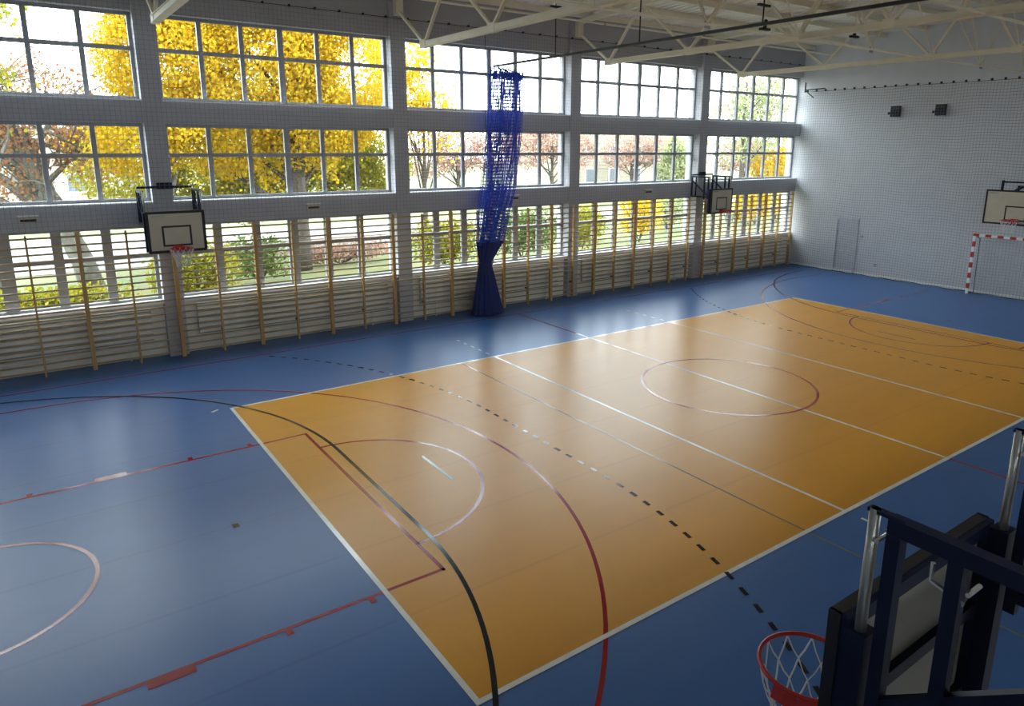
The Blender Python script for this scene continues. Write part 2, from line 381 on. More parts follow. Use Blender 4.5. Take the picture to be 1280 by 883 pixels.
# longitudinal ties and V bracing between the trusses, below the deck
def tie(y, z, i, label, v=True):
    a, b = COL[i] + .05, (COL[i + 1] - .05 if i < 4 else XR)
    t = thing('roof_bracing', label, 'roof bracing', ((a + b) / 2, y, z), 'bracing frames between the roof trusses')
    h = (b - a) / 2
    MB().tube([(-h, 0, 0), (h, 0, 0)], .032, 8).build('tie_rod', M['steel'], t)
    if v:
        for xx in (-h * .02,):
            for dx in (-1.45, 1.45):
                MB().tube([(xx, 0, .02), (xx + dx, 0, ztop(y) - z + .1)], .024, 6).build('strut', M['steel'], t)
            MB().cbox((xx, 0, -.01), (.16, .02, .14)).build('node_plate', M['galv'], t)
        for s in (-1, 1):
            MB().tube([(s * h, 0, .1), (s * (h - 1.5), 0, ztop(y) - z + .1)], .024, 6).build('strut', M['steel'], t)
        MB().tube([(xx, .0, .02), (xx + .5, 1.2, ztop(y) - z + .05)], .02, 6).build('strut', M['steel'], t)
for i in range(5):
    bay = ('the nearest bay, outside the picture', 'the bay over the left hoop', 'the bay of the black rail', 'the bay before the last truss', 'the last bay before the far wall')[i]
    tie(5.5, 7.32, i, 'cream tie rod with V struts in ' + bay + ', window side')
    tie(1.68, 7.32, i, 'cream tie rod with V struts in ' + bay + ', camera side')
    tie(12.1, 8.45, i, 'cream purlin tie close to the window wall in ' + bay, False)
# two small black fittings under the bracing
for (x, y, z, l) in ((13.1, 7.3, 7.83, 'small black ceiling fitting left of the hanging rail bracket'), (17.0, 7.2, 7.98, 'small black ceiling fitting near the last truss')):
    t = thing('ceiling_fitting', l, 'ceiling fitting', (x, y, z))
    MB().cbox((0, 0, 0), (.34, .12, .06)).build('body', M['black'], t, bevel=.01)
    MB().tube([(0, 0, .03), (0, 0, .16), (.03, 0, .22)], .045, 8).build('neck', M['black'], t)
    MB().tube([(0, 0, .2), (0, 0, ztop(y) - z + .1)], .012, 6).build('drop_rod', M['steel'], t)

# ------------------------------------------------------------------ safety nets
def net_grid(x0, x1, z0, z1, step, r, wave=0):
    """flat net in local XZ plane; wave bows it a little"""
    mb = MB(); dz = .6 if wave else (z1 - z0)
    def f(x, z): return wave * (math.sin(x * 2.1 + z * .7) * .5 + math.sin(x * 5.3 + 1.3 * math.sin(z)) * .35) * (1 - (z - z0) / (z1 - z0) * .8)
    def fx(x, z): return wave * .3 * math.sin(z * 1.7 + x * .9)
    nx = int((x1 - x0) / step); nz = max(1, int(round((z1 - z0) / dz)))
    for i in range(nx + 1):
        x = x0 + i * step; pts = [(x + fx(x, z0 + (z1 - z0) * j / nz), f(x, z0 + (z1 - z0) * j / nz), z0 + (z1 - z0) * j / nz) for j in range(nz + 1)]
        mb.tube(pts, r, 3, False)
    nr = int((z1 - z0) / step); ns = max(1, int((x1 - x0) / .35)) if wave else 1
    for k in range(nr + 1):
        z = z0 + k * step
        pts = [(x0 + (x1 - x0) * j / ns, 0, 0) for j in range(ns + 1)]
        sg = [(p[0] + fx(p[0], z), f(p[0], z), z + (.02 * math.sin(p[0] * 3.1 + z) if wave else 0)) for p in pts]
        mb.tube(sg, r, 3, False)
    return mb
t = thing('safety_net', 'fine grey protective net stretched over the window wall columns and beams', 'safety net', (0, 13.3, 0))
net_grid(XL + .1, XR - .15, 3.12, 8.15, .1, .0032).build('net_mesh', M['net'], t, kind='stuff')
MB().tube([(XL + .05, 0, 8.15), (XR - .1, 0, 8.15)], .008, 6).build('head_cable', M['black'], t)
hk = MB()
x = XL + .2
while x < XR: hk.box(x - .02, x + .02, -.02, .05, 8.14, 8.19); x += .62
hk.build('cable_hooks', M['black'], t, kind='stuff')
t = thing('safety_net', 'grey protective net hanging over the whole far wall behind the goal', 'safety net', (XR - .22, 13.2, 0), rz=-PI / 2)
net_grid(0, 17.4, .04, 7.12, .1, .0045, .05).build('net_mesh', M['net'], t, kind='stuff')
MB().tube([(0, 0, 7.12), (17.4, 0, 7.12)], .008, 6).build('head_cable', M['black'], t)
MB().tube([(k * .29, .03 * math.sin(k * .8), .03 + .015 * math.sin(k * 1.9)) for k in range(61)], .014, 6).build('foot_rope', M['black'], t)
hk = MB()
for k in range(44): hk.cbox((.1 + k * .4, 0, 7.15), (.06, .05, .08))
hk.build('cable_hooks', M['black'], t, kind='stuff')
t = thing('net_corner_bracket', 'small black angled bracket holding the net in the far upper corner', 'bracket', (XR - .2, 13.1, 7.2))
MB().bar((0, .15, 0), (0, -.75, .02), .04, .04).build('arm', M['black'], t)
MB().bar((0, .12, -.02), (0, -.28, -.32), .035, .035).build('stay', M['black'], t)
MB().bar((0, .13, -.1), (0, .13, .3), .04, .04).build('post', M['black'], t)

# ------------------------------------------------------------------ wall bars
YB = 13.24
SP = 1.83
def wallbars(loc, label):
    t = thing('wall_bars', label, 'wall bars', loc, 'wooden wall bars along the window wall')
    for x, wd in ((.022, .04), (SP / 2, .04), (SP - .022, .04)):
        mb = MB(); h = 3.1 - (.04 if abs(x - SP / 2) < .01 else 0)
        mb.box(x - wd / 2, x + wd / 2, -.045, .045, 0, h - .03); mb.box(x - wd / 2 + .004, x + wd / 2 - .004, -.035, .04, h - .03, h)
        mb.build('upright', M['wood'], t)
    rm = MB().tube([(.0425, 0, 0), (SP - .0425, 0, 0)], .02, 8).mesh('rung', M['rung'], True)
    zs = [.14 + k * .157 for k in range(18)] + [3.0]
    for z in zs: link('rung', rm, t, (0, -.012 if z < 2.9 else -.06, z))
    for z in (.5, 1.9):
        MB().box(SP / 2 - .02, SP / 2 + .02, .045, .14, z, z + .04).build('wall_bracket', M['black'], t)
    return t
ords = ['first', 'second', 'third', 'fourth', 'fifth', 'sixth', 'seventh', 'eighth', 'ninth', 'tenth', 'eleventh', 'twelfth', 'thirteenth', 'fourteenth', 'fifteenth', 'sixteenth', 'seventeenth']
wb = None
for k in range(17):
    x = -5.52 + (k) * SP - 0.0
    if x + SP > XR: break
nk = 16
for k in range(nk):
    x = -5.49 + k * SP + .0
    x = -.03 + SP * (k - 3)
    lab = 'honey wood wall bars with three uprights, %s unit counted from the far corner' % ords[nk - 1 - k]
    if wb is None: wb = wallbars((x, YB, 0), lab)
    else: dup(wb, (x, YB, 0), lab, group='wooden wall bars along the window wall')

# radiators behind the bars
for i in range(5):
    a, b = COL[i] + .5, (COL[i + 1] if i < 4 else XR) - .5
    lab = 'long white radiator under the %s window bay, behind the wall bars' % ('leftmost', 'second', 'third', 'fourth', 'farthest')[i]
    t = thing('radiator', lab, 'radiator', ((a + b) / 2, 13.5, 0), 'radiators under the windows'); h = (b - a) / 2
    MB().box(-h, h, .02, .05, .42, 1.22).build('panel', M['galv'], t)
    sl = MB().add([(-h, .02, -.055), (-h, -.045, -.03), (-h, -.045, .03), (-h, .02, .055), (h, .02, -.055), (h, -.045, -.03), (h, -.045, .03), (h, .02, .055)],
                  [(0, 1, 5, 4), (1, 2, 6, 5), (2, 3, 7, 6), (0, 3, 2, 1), (4, 5, 6, 7)]).mesh('slat', M['radiator'])
    for k in range(6): link('slat', sl, t, (0, 0, .5 + k * .135))
    MB().tube([(-h - .25, 0, .3), (h + .2, 0, .3)], .02, 8).build('pipe', M['radiator'], t)
    for s in (-1, 1): MB().box(s * h * .8 - .02, s * h * .8 + .02, -.01, .03, 0, .42).build('bracket', M['radiator'], t)

# emergency lights on the lower beams
for x, l in ((-2.67, 'small beige box lamp on the lower beam, left of the leftmost hoop'), (3.35, 'small beige box lamp on the lower beam, between the leftmost hoop and second column'), (15.34, 'small beige box lamp on the lower beam, left of the middle hoop'), (9.6, 'small beige box lamp on the lower beam, right of the blue net')):
    t = thing('emergency_light', l, 'lamp', (x, 13.35, 3.36), 'emergency lamps along the beam')
    MB().box(-.17, .17, -.01, .06, -.06, .09).build('housing', M['board'], t, bevel=.01)
    MB().box(-.14, .14, -.015, -.01, -.02, .03).build('lens', M['black'], t)
    MB().box(-.19, .19, -.03, .06, .09, .11).build('hood', M['sill'], t)

# ------------------------------------------------------------------ basketball hoops
def rim_net(t, cy, z, parent_m):
    """rim with cords, centred at (0, cy, z)"""
    R = .225
    rm = MB().tube([(R * math.cos(a), cy + R * math.sin(a), z) for a in [2 * PI * i / 40 for i in range(40)]], .011, 8, closed=True)
    rim = rm.build('rim', M['red'], t, True)
    mb = MB(); pl = []
    for s in (-1, 1): mb.bar((s * .07, cy + R - .02, z - .01), (s * .09, .0, z - .01), .05, .012)
    # curved apron plate below the rear half of the rim
    n = 14; V = []; Fc = []
    for i in range(n + 1):
        a = math.radians(-8 + 196 * i / n); V += [((R + .006) * math.cos(a), cy + (R + .006) * math.sin(a), z - .01), ((R + .02) * math.cos(a), cy + (R + .02) * math.sin(a) + .0, z - .07)]
    for i in range(n): Fc.append((2 * i, 2 * i + 1, 2 * i + 3, 2 * i + 2))
    mb.add(V, Fc); mb.box(-.1, .1, -.012, .0, z - .12, z + .03)
    mb.build('rim_mount', M['red'], rim)
    # cord net, twelve loops
    mb = MB(); rows = [(.225, 0), (.2, .11), (.165, .2), (.14, .29), (.13, .38)]; N = 12
    def pt(r, k, off): a = 2 * PI * (k + off) / N; q, dz = rows[r]; return Vector((q * math.cos(a), cy + q * math.sin(a), z - .01 - dz))
    for r in range(4):
        for k in range(N):
            o = .5 * (r % 2); p = pt(r, k, o)
            for sgn in (-.5, .5):
                q = pt(r + 1, k, o + sgn); mid = (p + q) / 2 + Vector((0, 0, -.012)); mb.tube([p, mid, q], .0045, 4, False)
    mb.build('net', M['cord'], t)
def board_face(t, hw, z0, z1, th=.03, bw=.05, sq=(.295, .45)):
    bd = MB().box(-hw + .012, hw - .012, 0, th, z0 + .012, z1 - .012).build('backboard', M['board'], t)
    mb = MB()
    for a in ((-hw, -hw + bw, z0, z1), (hw - bw, hw, z0, z1), (-hw + bw, hw - bw, z0, z0 + bw), (-hw + bw, hw - bw, z1 - bw, z1)): mb.box(a[0], a[1], -.006, .0, a[2], a[3])
    for a in ((-hw - .004, -hw + .012), (hw - .012, hw + .004)): mb.box(a[0], a[1], -.006, th + .01, z0 - .004, z1 + .004)
    for a in ((z0 - .004, z0 + .012), (z1 - .012, z1 + .004)): mb.box(-hw, hw, -.006, th + .01, a[0], a[1])
    mb.build('border', M['black'], bd)
    zr = z0 + .13; mb = MB(); a, b, l = sq[0], zr + sq[1], .04
    mb.box(-a, a, -.005, 0, zr, zr + l); mb.box(-a, a, -.005, 0, b - l, b); mb.box(-a, -a + l, -.005, 0, zr + l, b - l); mb.box(a - l, a, -.005, 0, zr + l, b - l)
    mb.build('target_square', M['black'], bd)
    MB().box(-hw + .1, -hw + .36, -.004, 0, z1 - .12, z1 - .075).build('maker_strip', M['galv'], bd)
    # rear stiffening frame
    mb = MB(); y0, y1 = th, th + .035
    for x in (-hw + .03, hw - .03): mb.box(x - .03, x + .03, y0, y1, z0, z1)
    for zz in (z0 + .03, z1 - .03, (z0 + z1) / 2 + .02): mb.box(-hw + .06, hw - .06, y0, y1, zz - .03, zz + .03)
    mb.build('rear_frame', M['navy'], bd)
    MB().box(-hw + .02, hw - .02, th, th + .004, z0 + .02, z1 - .02).build('rear_panel', M['boardback'], bd)
def side_hoop(loc, label, depth, rz=0):
    """small wall hoop on folding side frames. local +Y points to the wall, board face at y=0"""
    t = thing('basketball_hoop', label, 'basketball hoop', loc, 'small practice hoops on the long walls', rz)
    hw, z0, z1 = .58, 2.56, 3.45
    board_face(t, hw, z0, z1)
    rim_net(t, -.38, 2.68, t)
    yf, yb, zt, zb = .16, depth - .02, 3.86, 3.15
    fx = .57
    for s in (-1, 1):
        x = s * fx
        MB().tube([(x, .105, z1 - .1), (x, .105, zt + .03)], .019, 12).build('slide_tube', M['galv'], t, True)
        mb = MB().box(x - .025, x + .025, yf, yf + .045, zb - .08, zt - .03)
        mb.box(x - .015, x + .015, .085, yf + .05, zt + .018, zt + .03)
        fr = mb.build('side_frame', M['navy'], t)
        for p0, p1, a, b in (((x, yf, zt), (x, yb, zt), .05, .055), ((x, yf + .21, zb - .08), (x, yf + .21, zt), .045, .045), ((x, yb - .03, zb), (x, yb - .03, zt), .05, .05),
                             ((x, yb - .22, zb), (x, yb - .22, zt), .04, .04), ((x, yf, zb), (x, yb, zb), .045, .05), ((x, yf + .02, zb + .03), (x, yb - .03, zt - .14), .04, .045)):
            MB().bar(p0, p1, a, b).build('frame_bar', M['navy'], fr)
        MB().box(x - .05, x + .035, .066, .14, z0 + .02, z1 - .02).build('edge_channel', M['navy'], fr)
        for yy, zz in ((.14, zt - .06), (yf + .26, zt - .1), (yb - .05, zt - .02)):
            MB().tube([(x - .04, yy, zz), (x + .04, yy, zz)], .008, 8).build('bolt', M['bolt'], fr)
        MB().tube([(x, yf + .14, zt - .07), (x, yf + .14, zt - .13), (x - s * .0, yf + .24, zt - .16)], .008, 6).build('lock_pin', M['bolt'], fr)
    MB().bar((-fx, yb, zt + .06), (fx, yb, zt + .06), .05, .05).build('wall_bar', M['navy'], t)
    MB().box(-.16, .16, yb - .03, depth, zt + .02, zt + .16).build('wall_bracket', M['navy'], t)
    MB().tube([(-fx + .02, yf + .21, z0 + .42), (-fx + .07, yf + .21, z0 + .42)], .03, 10).build('knob', M['black'], t)
    MB().tube([(fx - .02, yf + .21, z0 + .42), (fx - .07, yf + .21, z0 + .42)], .03, 10).build('knob', M['black'], t)
    return t
side_hoop((-.05, 12.36, .06), 'small practice hoop on navy folding frame, nearest on the window wall', 1.0)
side_hoop((18.1, 12.36, 0), 'small practice hoop on navy folding frame, farther one on the window wall', 1.0)
side_hoop((-.06, -3.49, -.1), 'small practice hoop in the foreground seen from behind, lower right corner', .91, PI)

# main hoop on the far wall
t = thing('basketball_hoop', 'large beige match hoop high on the far wall above the goal', 'basketball hoop', (22.5, 4.5, 0), rz=-PI / 2)
board_face(t, .9, 2.58, 3.65, sq=(.3, .46))
rim_net(t, -.38, 2.75, t)
for s in (-1, 1):
    MB().bar((s * .5, .06, 3.3), (s * .5, 1.6, 3.7), .07, .07).build('arm', M['navy'], t)
    MB().bar((s * .5, .08, 2.8), (s * .5, .08, 3.95), .06, .06).build('upright', M['navy'], t)
    MB().bar((s * .5, .1, 2.8), (s * .5, 1.6, 2.9), .05, .05).build('arm', M['navy'], t)
MB().bar((-.5, .1, 3.9), (.5, .1, 3.9), .05, .05).build('cross_bar', M['navy'], t)
MB().bar((-.6, 1.56, 3.7), (.6, 1.56, 3.7), .08, .08).build('cross_bar', M['navy'], t)

# ------------------------------------------------------------------ handball goal
t = thing('handball_goal', 'red and white striped handball goal against the far netted wall', 'goal', (23.72, 4.5, 0))
def striped(p0, p1, wd, first):
    p0 = Vector(p0); p1 = Vector(p1); n = max(3, int(round((p1 - p0).length / .2))); n += (n % 2 == 0)
    for k in range(n):
        MB().bar(p0.lerp(p1, k / n), p0.lerp(p1, (k + 1) / n), wd, wd, (1, 0, 0)).build('stripe', M['red'] if (k + first) % 2 == 0 else M['sill'], t)
striped((0, 1.54, 0), (0, 1.54, 2.0), .08, 1); striped((0, -1.54, 0), (0, -1.54, 2.0), .08, 1); striped((0, -1.58, 2.04), (0, 1.58, 2.04), .08, 0)
mb = MB()
for s in (-1, 1):
    MB().tube([(.0, s * 1.5, 2.02), (.28, s * 1.48, 1.9), (.16, s * 1.4, .03), (0, s * 1.5, .03)], .014, 8).build('net_stay', M['black'], t, True)
mb = MB()
for k in range(31):
    y = -1.5 + k * .1; mb.tube([(.02, y, 2.0), (.2, y + .02 * math.sin(k), 1.85), (.13, y + .03 * math.sin(k * 1.7), 1.0), (.15, y, .03)], .0035, 3, False)
for k in range(19):
    z = .05 + k * .1; mb.tube([(.14 + .03 * math.sin(z * 2), -1.5 + j * .25, z + .01 * math.sin(j * 2 + k)) for j in range(13)], .0035, 3, False)
mb.build('goal_net', M['cord'], t, kind='stuff')

# loudspeakers on the far wall, small wall sockets
for y, l in ((9.45, 'square black loudspeaker high on the far wall, left of the pair'), (7.85, 'square black loudspeaker high on the far wall, right of the pair')):
    t = thing('loudspeaker', l, 'loudspeaker', (XR - .15, y, 6.24), 'loudspeakers on the far wall')
    MB().box(-.04, .12, -.16, .16, -.19, .19).build('cabinet', M['black'], t, bevel=.015)
    MB().tube([(-.045, 0, -.05), (-.055, 0, -.05)], [.11, .1], 20).build('cone', M['navy'], t)
    MB().box(.12, .15, -.05, .05, -.06, .06).build('bracket', M['black'], t)
    MB().box(.08, .15, .26, .31, -.1, -.02).build('junction_box', M['black'], t)
for (y, z, l) in ((9.6, .45, 'small grey socket low on the far wall, left of the goal'), (10.25, 1.5, 'small pale switch on the far wall beside the faint door')):
    t = thing('wall_socket', l, 'wall socket', (XR, y, z)); MB().box(-.03, -.001, -.05, .05, -.05, .05).build('plate', M['galv'], t, bevel=.006); MB().box(-.036, -.03, -.025, .025, -.025, .025).build('button', M['door'], t)

# ------------------------------------------------------------------ divider net and its rail
t = thing('curtain_rail', 'long black rail crossing below the trusses, carrying the blue net', 'rail', (8.7, 5, 7.13))
MB().box(-.028, .028, -9.3, 8.1, -.028, .028).build('rail', M['black'], t)
for y, zt in ((10.24, 8.95), (7.24, 9.05), (4.05, 9.2), (1.0, 9.1), (-2.2, 8.9)):
    MB().tube([(0, y - 5, .03), (0, y - 5, zt - 7.13)], .014, 8).build('hanger_rod', M['black'], t)
    MB().box(-.16, .16, y - 5.03, y - 4.97, .3 if y < 5 else 1.15, .34 if y < 5 else 1.2).build('hanger_plate', M['black'], t)
t = thing('divider_net', 'blue gathered divider net with navy skirt tied at the waist', 'divider net', (0, 12.85, 0))
# centre line and half widths of the bundle (x centre, half width) by height
PR = [(0.02, 8.27, .50, .28), (.6, 8.25, .38, .22), (1.2, 8.22, .26, .16), (1.5, 8.2, .2, .12), (1.62, 8.22, .22, .13), (2.0, 8.33, .36, .18), (2.17, 8.37, .42, .2), (3.0, 8.5, .45, .2), (3.6, 8.66, .5, .2), (4.4, 8.78, .52, .2), (5.2, 8.9, .55, .2), (6.0, 8.97, .54, .18), (6.6, 9.0, .5, .16), (6.85, 9.02, .5, .15)]
def prof_at(z):
    for a, b in zip(PR, PR[1:]):
        if z <= b[0]: q = (z - a[0]) / (b[0] - a[0]); return [a[i] + (b[i] - a[i]) * max(q, 0) for i in (1, 2, 3)]
    return PR[-1][1:]
def fold(u, z, lay=0):
    cx, hw, hy = prof_at(z); x = cx + (u * 2 - 1) * hw; ph = lay * 1.7
    y = hy * math.sin(u * 2 * PI * 7 + ph + .6 * math.sin(z * 1.1)) * (.75 + .25 * math.sin(u * 13 + z))
    x += .05 * math.sin(u * 31 + z * .8 + ph)
    return (x, y, z)
mb = MB()
for lay in range(2):
    NU = 46
    for i in range(NU + 1):
        u = i / NU; mb.tube([fold(u, 2.12 + 4.75 * j / 16, lay) for j in range(17)], .009, 3, False)
    NZ = 50
    for k in range(NZ + 1):
        z = 2.12 + 4.75 * k / NZ; mb.tube([fold(j / 110, z + .015 * math.sin(j), lay) for j in range(111)], .0075, 3, False)
mb.build('net_mesh', M['bluenet'], t, kind='stuff')
V = []; Fc = []; NU, NZ = 160, 22
for k in range(NZ + 1):
    z = .03 + 2.14 * k / NZ
    for j in range(NU + 1):
        a = j / NU * 2 * PI; cx, hw, hy = prof_at(z); pl = 1 + .10 * math.sin(a * 15 + .3 * math.sin(z * 3)) * (1 if z < 1.4 or z > 1.7 else .5)
        V.append((cx + hw * math.cos(a) * pl, hy * math.sin(a) * pl, z))
for k in range(NZ):
    for j in range(NU): q = k * (NU + 1) + j; Fc.append((q, q + 1, q + NU + 2, q + NU + 1))
MB().add(V, Fc).build('skirt', M['bluefab'], t, True)
cx, hw, hy = prof_at(1.52)
MB().tube([(cx + (hw + .03) * math.cos(a), (hy + .03) * math.sin(a), 1.54 + .015 * math.sin(2 * a)) for a in [2 * PI * i / 28 for i in range(28)]], .022, 8, closed=True).build('tie_strap', M['bluefab'], t, True)
mb = MB()
for k in range(22):
    u = k / 21; p = Vector(fold(u, 6.87)); q = Vector((8.7 + .03 * math.sin(k), p.y * 1.0, 7.09)); q = Vector((8.72 + (u - .5) * .5, .2 * math.sin(k * 2.3), 7.08))
    mb.tube([p, (p + q) / 2 + Vector((0, 0, .02)), q], .012, 4, False)
    mb.tube([p + Vector((-.09, 0, .02)), p + Vector((.12, .05, .09 * math.sin(k * 3)))], .03, 4); mb.tube([p + Vector((-.02, 0, -.1)), p + Vector((.03, .03, .12))], .028, 4)
mb.build('head_knots', M['bluenet'], t, kind='stuff')
MB().tube([(8.32, .1, 7.9), (8.33, .1, 6.6), (8.3, .1, 5.4)], .009, 6).build('pull_cord', M['black'], t)

# ------------------------------------------------------------------ outside
GZ = -.35
gr = MB().box(-90, 200, 14.01, 200, GZ - .3, GZ).build('ground', M['grass'], kind='structure')
MB().box(-90, 200, -120, -7.61, GZ - .3, GZ).build('ground', M['grass'], kind='structure')
P_ = [(-60, 31), (2, 30), (14, 31), (30, 35), (60, 40), (120, 46)]
Q_ = [(-60, 44), (0, 43), (14, 41), (30, 41.5), (60, 45), (120, 51)]
mb = MB().add([(x, y, GZ + .02) for x, y in P_] + [(x, y, GZ + .02) for x, y in Q_], [(i, i + 1, 7 + i, 6 + i) for i in range(5)])
mb.build('path', M['path'], kind='structure')

def leaves(mb, pts, size, rng):
    for (x, y, z) in pts:
        s = size * rng.uniform(.6, 1.3); a = Vector((rng.gauss(0, 1), rng.gauss(0, 1), rng.gauss(0, 1))).normalized(); b = a.orthogonal().normalized(); c = a.cross(b)
        p = Vector((x, y, z)); mb.quad(p + b * s, p + c * s * .7, p - b * s, p - c * s * .7)
def tree(name, label, cat, x, y, h, blobs, leaf, n, size, bark='bark', r=.3, lean=(0, 0), nb=9, seed=1, group=None, trunk_h=None, fuzz=.25, up=.8):
    rng = random.Random(seed); t = thing(name, label, cat, (x, y, GZ), group)
    th = trunk_h or h * .75
    mb = MB(); tp = [(lean[0] * (k / 8) ** 1.3 + rng.uniform(-.08, .08), lean[1] * k / 8, th * k / 8 - .05 * (k == 0)) for k in range(9)]
    mb.tube(tp, [r * (1.15 - k / 8 * .85) for k in range(9)], 9); mb.build('trunk', M[bark], t, True)
    ends = []; mb = MB()
    for b in range(nb):
        f = rng.uniform(.3, .95); k = int(f * 8); st = Vector(tp[k]); tg = blobs[b % len(blobs)]
        q = Vector((tg[0] + rng.uniform(-.8, .8) * tg[3], tg[1] + rng.uniform(-.6, .6) * tg[3], tg[2] + rng.uniform(-.5, .8) * tg[3]))
        m_ = (st + q) / 2 + Vector((rng.uniform(-.4, .4), rng.uniform(-.4, .4), rng.uniform(0, .5)))
        rb = r * (.45 - .2 * f); mb.tube([st, m_, q], [rb, rb * .6, rb * .15], 5)
        ends += [m_.lerp(q, v) for v in (.3, .7, 1)]
        for s2 in range(5):
            u = st.lerp(q, rng.uniform(.4, 1)); v = u + Vector((rng.gauss(0, .9), rng.gauss(0, .9), rng.uniform(-.2, 1.2))) * up * 1.2
            mb.tube([u, (u + v) / 2 + Vector((0, 0, .1)), v], [rb * .3, rb * .18, rb * .06], 4); ends += [v, (u + v) / 2]
    mb.build('branches', M[bark], t, kind='stuff')
    mb = MB(); P = []
    tot = sum(bb[3] ** 2 for bb in blobs)
    for bb in blobs:
        m_ = int(n * (1 - fuzz) * bb[3] ** 2 / tot)
        for _ in range(m_):
            v = Vector((rng.gauss(0, 1), rng.gauss(0, 1), rng.gauss(0, 1))).normalized() * bb[3] * rng.uniform(.45, 1) ** .6
            P.append((bb[0] + v.x, bb[1] + v.y * .9, bb[2] + v.z * (bb[4] if len(bb) > 4 else .85)))
    for _ in range(int(n * fuzz)):
        e = rng.choice(ends); P.append((e.x + rng.gauss(0, .4), e.y + rng.gauss(0, .4), e.z + rng.gauss(0, .35)))
    leaves(mb, P, size, rng); mb.build('foliage', M[leaf], t, kind='stuff')
    return t
G = 'autumn trees outside the windows'
tree('maple_tree', 'big golden yellow tree filling the second window bay', 'tree', 6.9, 25.5, 12, [(-2.8, 0, 5.4, 1.8), (0.3, 0, 6, 2.2), (2.4, .5, 6.2, 1.5), (-4.2, 0, 8.2, 2.8), (-1, 0, 8.4, 3), (2.3, 0, 8.2, 2.6), (.5, 0, 10.8, 2.8), (-3, 0, 10.8, 2.6)], 'leaf_yellow', 80000, .075, r=.36, seed=3, nb=16, group=G)
tree('maple_tree', 'second golden tree left of the biggest, over the leftmost hoop', 'tree', 1.6, 24.0, 11, [(-.6, 0, 5.4, 1.7), (.2, 0, 8.2, 2.1), (-.5, 0, 11, 2.0), (1.5, 0, 6.5, 1.5)], 'leaf_yellow', 26000, .07, r=.2, seed=5, group=G, bark='pale_bark')
tree('oak_tree', 'russet leaved leaning tree behind the leftmost window bay', 'tree', -.9, 26, 10, [(-3, 0, 4.6, 2.2, .9), (-1, 0, 6.5, 2.2), (-4.5, 0, 6.5, 2.2), (.5, 0, 5.0, 1.3), (-4, 0, 9, 1.8)], 'leaf_red', 11000, .07, r=.38, lean=(-2.6, 0), bark='pale_bark', seed=9, nb=26, group=G, up=1.3)
tree('birch_tree', 'tall sparse pale birch at the far left of the windows', 'tree', -3.6, 22.5, 13, [(.2, 0, 6.8, 1.2), (.3, 0, 9.5, 1.5)], 'leaf_lime', 1100, .09, r=.2, bark='pale_bark', seed=12, nb=22, group=G, up=1.2)
tree('lime_tree', 'yellow green tree behind the golden tree, seen through its gaps', 'tree', 9.5, 33, 9, [(-2, 0, 5, 2.6), (1.6, 0, 5.2, 2.6), (0, 0, 8, 2.6), (-4.5, 0, 4.4, 2.6), (-8, 0, 4.5, 2.6), (4.2, 0, 4.2, 2.2), (0, 0, 3.2, 2), (-3, 0, 2.8, 1.8), (2.8, 0, 3, 1.9)], 'leaf_lime', 52000, .095, r=.25, seed=15, nb=12, group=G)
tree('maple_tree', 'thin tree with scattered yellow leaves left of the divider net', 'tree', 15.2, 30, 10, [(-1.6, 0, 7.4, 1.9), (-1.2, 0, 9.6, 1.8), (0.6, 0, 7, 1.3)], 'leaf_yellow', 5000, .11, r=.14, seed=18, nb=12, group=G)
tree('cherry_tree', 'faded red tree left of the divider net beyond the path', 'tree', 30, 52, 6, [(-3, 0, 4.3, 2.4), (0, 0, 5, 2.5), (3.5, 0, 4.6, 2.2)], 'leaf_pink', 6500, .12, seed=21, r=.2, nb=18, group=G, up=1.5)
tree('cherry_tree', 'faded red tree right of the divider net beyond the path', 'tree', 41.5, 53, 7, [(-3, 0, 5.0, 2.5), (0, 0, 6.2, 2.5), (3, 0, 4.8, 2.3)], 'leaf_pink', 6500, .12, seed=24, r=.2, nb=18, group=G, up=1.5)
tree('cherry_tree', 'faded red tree in front of the pale building', 'tree', 54.5, 55, 7, [(-2, 0, 4.6, 2.3), (1.6, 0, 4.9, 2.4), (4.5, 0, 4.6, 2.1)], 'leaf_pink', 4500, .12, seed=27, r=.2, nb=18, group=G, up=1.5)
tree('spruce_tree', 'small dark green conifer right of the pale building', 'tree', 56, 50, 6.5, [(0, 0, 2.6, 2.1), (0, 0, 4.2, 1.5), (0, 0, 5.6, .8)], 'leaf_pale', 4500, .16, seed=30, r=.14, group=G)
tree('cherry_tree', 'faded red bush tree behind the farthest window bay', 'tree', 71, 52, 7, [(-3, 0, 4.2, 2.2), (0, 0, 4.6, 2.2), (3, 0, 4.4, 2.2)], 'leaf_pink', 5000, .14, seed=33, r=.2, group=G)
tree('willow_tree', 'tall pale green tree behind the farthest window bay', 'tree', 40.5, 29, 13, [(-1.5, 0, 6.5, 2.1, 1.3), (1.5, 0, 7, 2.5, 1.3), (1, 0, 10, 2.5, 1.2), (4.5, 0, 7.2, 2.4, 1.3)], 'leaf_pale', 6500, .12, seed=36, r=.22, nb=20, group=G, up=1.4)
tree('maple_tree', 'low golden bush tree at the right edge of the farthest window', 'tree', 43.5, 28, 5, [(-1, 0, 3.7, 1.6), (1.8, 0, 4.0, 1.7), (4, 0, 3.4, 1.6)], 'leaf_yellow', 5200, .13, seed=39, r=.16, group=G)
